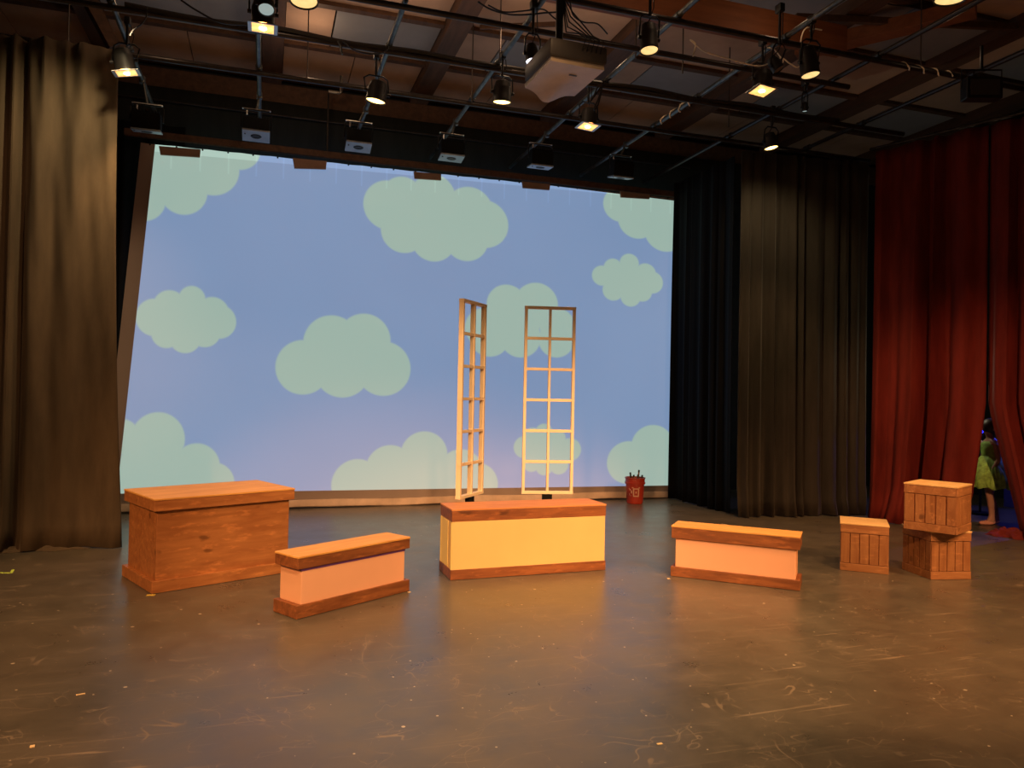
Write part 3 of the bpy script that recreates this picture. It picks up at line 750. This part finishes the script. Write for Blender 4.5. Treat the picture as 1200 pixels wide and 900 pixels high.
cable('black_cable', 'black cable drooping under the third grid pipe', [aty(x, y, 7.0) for x, y in [(402, 48), (414, 58), (432, 63), (450, 61), (458, 50)]], .007)
cable('black_cable', 'loose black cable end hanging with a plug below the cable bundle', [aty(x, y, 7.0) for x, y in [(396, 48), (399, 54), (400, 60)]]+[aty(401, 64, 7.0)], .012)
cable('black_cable', 'black cable looping at the first grid pipe beside the left curtain', [aty(x, y, 6.9) for x, y in [(172, 8), (172, 18), (166, 28), (156, 35), (152, 42)]], .006)
cable('black_cable', 'black cable arcing above the middle amber lamp to the projector pole', [aty(x, y, 5.9) for x, y in [(560, 2), (575, 11), (597, 17), (620, 17), (640, 15), (662, 14)]], .007)
cable('black_cable', 'second black cable arcing toward the projector pole', [aty(x, y, 5.9) for x, y in [(572, 6), (590, 14), (612, 13), (636, 11), (648, 20), (656, 26)]], .006)
cable('black_cable', 'tangle of black cable hanging from the pipe right of the ceiling projector', [aty(x, y, 6.6) for x, y in [(716, 92), (702, 100), (696, 112), (691, 120), (697, 112), (705, 102), (701, 122), (696, 128), (704, 108), (707, 94)]], .008)
cable('black_cable', 'black cable hanging above the ceiling projector right of the pole', [aty(x, y, 5.6) for x, y in [(668, 2), (672, 18), (684, 26), (700, 28), (712, 40)]], .006)
cable('brown_cable', 'thin dark cable swagged over the far right ceiling', [aty(x, y, 6.0) for x, y in [(1030, 2), (1050, 6), (1070, 6), (1078, 3)]], .008)
cable('coiled_cable', 'cable taped along the lit part of the pipe above the grey-brown curtain', [Vector((4.38+.035*math.cos(k*1.7), 7.1+k*.055, ZG+.03*math.sin(k*1.7))) for k in range(16)], .009, 'cable_white')
cable('coiled_cable', 'pale cable wrapped round the lit cross pipe at far right', [Vector((5.65+k*.055, 5.62+.03*math.cos(k*1.9), ZG-.055+.03*math.sin(k*1.9))) for k in range(13)], .007, 'cable_white')

# ------------------------------------------------------------------ person behind the red curtain
def person():
    fp = atz(1160, 614.5, 0); face = math.atan2(.31, -.95)      # heading in the ground plane
    t = thing('person', 'child in a green tulle dress and pink slippers peeking behind the red curtain', 'person', (fp.x, fp.y, 0), face)
    J = {'pel': ((0, 0, .70), .085), 'waist': ((0, 0, .80), .072), 'chest': ((.01, 0, .92), .085), 'sh': ((0, 0, 1.0), .07), 'neck': ((.01, 0, 1.07), .034), 'chin': ((.03, 0, 1.115), .045), 'head': ((.025, 0, 1.19), .085), 'crown': ((.01, 0, 1.24), .07)}
    for s, k in ((1, 'l'), (-1, 'r')):
        dx = .04 if s > 0 else -.10
        J['hip'+k] = ((0, .06*s, .66), .070); J['kn'+k] = ((.03+dx*.5, .06*s, .38), .046); J['cf'+k] = ((dx*.7, .06*s, .27), .043); J['an'+k] = ((dx-.03, .06*s, .065), .027)
        J['he'+k] = ((dx-.045, .06*s, .03), .024); J['ba'+k] = ((dx+.06, .06*s, .022), .026); J['to'+k] = ((dx+.12, .06*s, .015), .015)
        J['s'+k] = ((0, .10*s, 1.0), .043); J['el'+k] = ((.0, .15*s, .80), .030); J['wr'+k] = ((.10, .16*s, .66), .021); J['hd'+k] = ((.125, .16*s, .63), .024)
        for f in range(4): J['f%d%s' % (f, k)] = ((.15, (.145+.011*f)*s, .602), .0075); J['g%d%s' % (f, k)] = ((.16, (.143+.012*f)*s, .572-.004*(f % 2)), .006)
        J['t0'+k] = ((.145, .135*s, .635), .008); J['t1'+k] = ((.165, .128*s, .61), .006)
    E = [('pel', 'waist'), ('waist', 'chest'), ('chest', 'sh'), ('sh', 'neck'), ('neck', 'chin'), ('chin', 'head'), ('head', 'crown')]
    for k in 'lr':
        E += [('pel', 'hip'+k), ('hip'+k, 'kn'+k), ('kn'+k, 'cf'+k), ('cf'+k, 'an'+k), ('an'+k, 'he'+k), ('an'+k, 'ba'+k), ('ba'+k, 'to'+k), ('sh', 's'+k), ('s'+k, 'el'+k), ('el'+k, 'wr'+k), ('wr'+k, 'hd'+k), ('hd'+k, 't0'+k), ('t0'+k, 't1'+k)]
        for f in range(4): E += [('hd'+k, 'f%d%s' % (f, k)), ('f%d%s' % (f, k), 'g%d%s' % (f, k))]
    keys = list(J); me = bpy.data.meshes.new('body'); me.from_pydata([J[k][0] for k in keys], [(keys.index(a), keys.index(b)) for a, b in E], [])
    me.materials.append(M['skin']); o = bpy.data.objects.new('body', me); COL.objects.link(o); o.parent = t
    md = o.modifiers.new('skin', 'SKIN'); md.use_smooth_shade = True
    for i, k in enumerate(keys):
        sv = me.skin_vertices[0].data[i]; sv.radius = (J[k][1], J[k][1]); sv.use_root = (k == 'pel')
    o.modifiers.new('sub', 'SUBSURF').levels = 2
    o.modifiers['sub'].render_levels = 2
    # face
    b = MB(); b.sphere((.115, 0, 1.165), .012, (1.2, .8, 1.3), 10); b.build('nose', 'skin', t, True)
    for s in (-1, 1):
        MB().sphere((.094, .032*s, 1.185), .010, seg=10).build('eye', 'black', t, True); MB().sphere((.02, .088*s, 1.175), .018, (.8, .4, 1.2), 10).build('ear', 'skin', t, True)
    MB().box(.100, 0, 1.132, .012, .032, .006, bev=.002).build('mouth', 'shoe', t)
    MB().sphere((0, 0, 1.205), .104, (1.0, .98, .98), 24).sphere((-.10, 0, 1.27), .045, seg=14).build('hair', 'hair', t, True)
    # bodice and layered skirt
    MB().lathe([(.096, .76), (.092, .82), (.104, .92), (.102, .985), (.075, 1.02)], 28, Matrix.Diagonal((1, 1.12, 1, 1))).build('bodice', 'tutu', t, True)
    b = MB(); rr = random.Random(4)
    for lay in range(3):
        rows = []
        for j in range(9):
            v = j/8; z = .80-.34*v+.02*lay; rad = .10+.17*math.sin(v*1.9)*(1-.1*lay)
            rows.append([(math.cos(a)*(rad+.022*v*math.sin(a*13+lay*2)+rr.uniform(-.006, .006)), math.sin(a)*(rad+.022*v*math.sin(a*13+lay*2)), z+.012*v*math.sin(a*9+lay)) for a in [k*2*math.pi/72 for k in range(73)]])
        b.grid(rows)
    b.build('tulle_skirt', 'tutu', t, True)
    for s, dx in ((1, .04), (-1, -.10)):
        MB().sphere((dx+.035, .06*s, .028), .05, (1.95, .72, .55), 18).build('slipper', 'shoe', t, True)
    return t
person()
# blue-lit backstage
tag(MB().box(10.2, 6.9, 1.2, .04, 2.4, 2.4).build('backstage_flat', 'blue_cloth'), 'blue-lit flat in the wings seen through the gap of the red curtain', 'scenery flat')
p = aty(1149.5, 505, 7.6)
t = thing('running_light', 'small glowing blue light in the wings behind the red curtain', 'lamp', (p.x, p.y, 0))
MB().cyl((0, 0, 0), (0, 0, p.z-.06), .015).build('stand', 'black', t); MB().cyl((0, 0, .0), (0, 0, .03), .14).build('base', 'black', t)
MB().cyl((0, 0, p.z-.07), (0, 0, p.z-.03), .03).build('socket', 'black', t); MB().sphere((0, 0, p.z), .035).build('bulb', 'lens_blue', t, True)

# ------------------------------------------------------------------ tape marks and scraps on the floor
def strip(name, label, pts, w, mat, cat='tape mark', group=None):
    b = MB(); P = [atz(x, y, .0015) for x, y in pts]
    for a, c in zip(P, P[1:]): b.bar(a, c, w, .002)
    return tag(b.build(name, mat), label, cat, group)
strip('tape_mark', 'green-yellow tape mark on the floor at the far left, below the curtain', [(0, 671), (13, 671.5), (15.5, 667.5)], .02, 'tape_green')
strip('tape_mark', 'yellow tape mark at the front corner of the large wooden chest', [(172, 697.5), (182, 697.2)], .03, 'tape_yellow')
strip('paper_scrap', 'pale yellow scrap lying on the open floor left of the centre', [(89, 814.5), (100, 812.5)], .012, 'scrap', 'scrap')
strip('paper_scrap', 'small round pale scrap near the lower left corner of the floor', [(35, 875), (41, 874)], .022, 'scrap', 'scrap')
strip('paper_scrap', 'pale scrap on the floor between the single crate and the stacked crates', [(1057, 614.5), (1061, 615)], .05, 'scrap', 'scrap')
strip('paper_scrap', 'pale scrap on the floor behind the right peach bench', [(845, 614), (852, 615)], .03, 'scrap', 'scrap')
strip('paper_scrap', 'pale scrap on the dark foreground floor near the middle', [(770, 872), (776, 871)], .012, 'scrap', 'scrap')
strip('paper_scrap', 'tiny pale scrap at the right corner of the left peach bench', [(478, 694), (481, 693.5)], .02, 'scrap', 'scrap')
strip('paper_scrap', 'tiny pale scrap at the left foot of the right peach bench', [(782, 678), (785, 678)], .02, 'scrap', 'scrap')

# ------------------------------------------------------------------ light
w = bpy.data.worlds.new('world'); scene.world = w; w.use_nodes = True
w.node_tree.nodes['Background'].inputs[0].default_value = (1, .6, .4, 1); w.node_tree.nodes['Background'].inputs[1].default_value = .0
K = 1.9
for (x, tx, ty, pw, col, sz) in [(-4.6, -.1, 5.4, 1500, (1, .50, .21), 36), (.4, 1.8, 5.4, 1020, (1, .60, .29), 34), (4.0, 3.5, 5.2, 850, (1, .48, .18), 34), (8.2, 5.1, 5.0, 800, (1, .47, .17), 36)]:
    spot('front_light', (x, -1.6, 5.2), (tx, ty, 0), pw*K, col, sz, .45, .16)
spot('side_light', (1.6, -1.0, 5.2), (7.7, 6.8, .25), 850*K, (1, .48, .22), 28, .8, .10)
spot('side_light', (1.5, -1.0, 5.2), (-2.0, 7.8, 2.6), 400*K, (1, .52, .26), 22, .9, .10)
for (x, y, pw, col) in [(-1.2, 4.6, 110, (1, .56, .27)), (1.4, 3.6, 130, (1, .60, .30)), (3.6, 3.4, 130, (1, .54, .23)), (5.1, 3.3, 150, (1, .52, .21)), (1.0, 1.6, 70, (1, .58, .30))]:
    spot('top_light', (x, y, 5.1), (x+.2, y+.8, 0), pw*K, col, 88, .8, .1)
# lamps turned on the curtains, and unseen point fills added to brighten the ceiling and pipes
spot('curtain_light', (-1.1, 6.75, 4.5), (-2.1, 7.85, 3.2), 120, (1, .78, .44), 90, .9, .05)
spot('curtain_light', (5.5, 7.15, 4.35), (6.0, 8.0, 3.1), 42, (1, .76, .42), 100, .9, .04)
for (x, y, z, e) in [(-1.2, 7.6, 4.5, 5), (-.1, 6.6, 4.35, 5), (1.0, 7.45, 4.5, 8), (2.15, 6.9, 4.45, 8), (3.2, 7.2, 4.5, 2.5), (.3, 8.7, 4.7, 5), (3.0, 5.5, 4.5, 3), (4.35, 5.8, 4.55, 1.6), (1.5, 4.3, 2.6, 5), (5.95, 5.4, 4.15, .5)]:
    pl = bpy.data.lights.new('grid_fill', 'POINT'); pl.energy = e; pl.color = (1, .66, .40); pl.shadow_soft_size = .06
    po = bpy.data.objects.new('grid_fill', pl); COL.objects.link(po); po.location = (x+.13, y-.1, z+.55)
# house light spill
ad = bpy.data.lights.new('house_light', 'AREA'); ad.energy = 18; ad.color = (1, .72, .5); ad.size = 3
ao = bpy.data.objects.new('house_light', ad); COL.objects.link(ao); ao.location = (2, -4, 5.3); ao.rotation_euler = (R(25), 0, 0)
bl = bpy.data.lights.new('blue_wing_light', 'SPOT'); bl.energy = 60; bl.spot_size = R(100); bl.color = (.05, .07, 1); bl.shadow_soft_size = .05
bo = bpy.data.objects.new('blue_wing_light', bl); COL.objects.link(bo); bo.location = (9.4, 7.0, 1.9); bo.rotation_euler = (0, R(25), 0)
sp = bpy.data.lights.new('child_fill', 'POINT'); sp.energy = 14; sp.color = (1, .9, .6); sp.shadow_soft_size = .05  # unseen fill added to brighten the child and skirt
so = bpy.data.objects.new('child_fill', sp); COL.objects.link(so); so.location = (8.25, 7.6, 1.9)

vs = scene.view_settings; vs.view_transform = 'Standard'; vs.look = 'None'; vs.gamma = 1; vs.exposure = 0; vs.use_curve_mapping = False
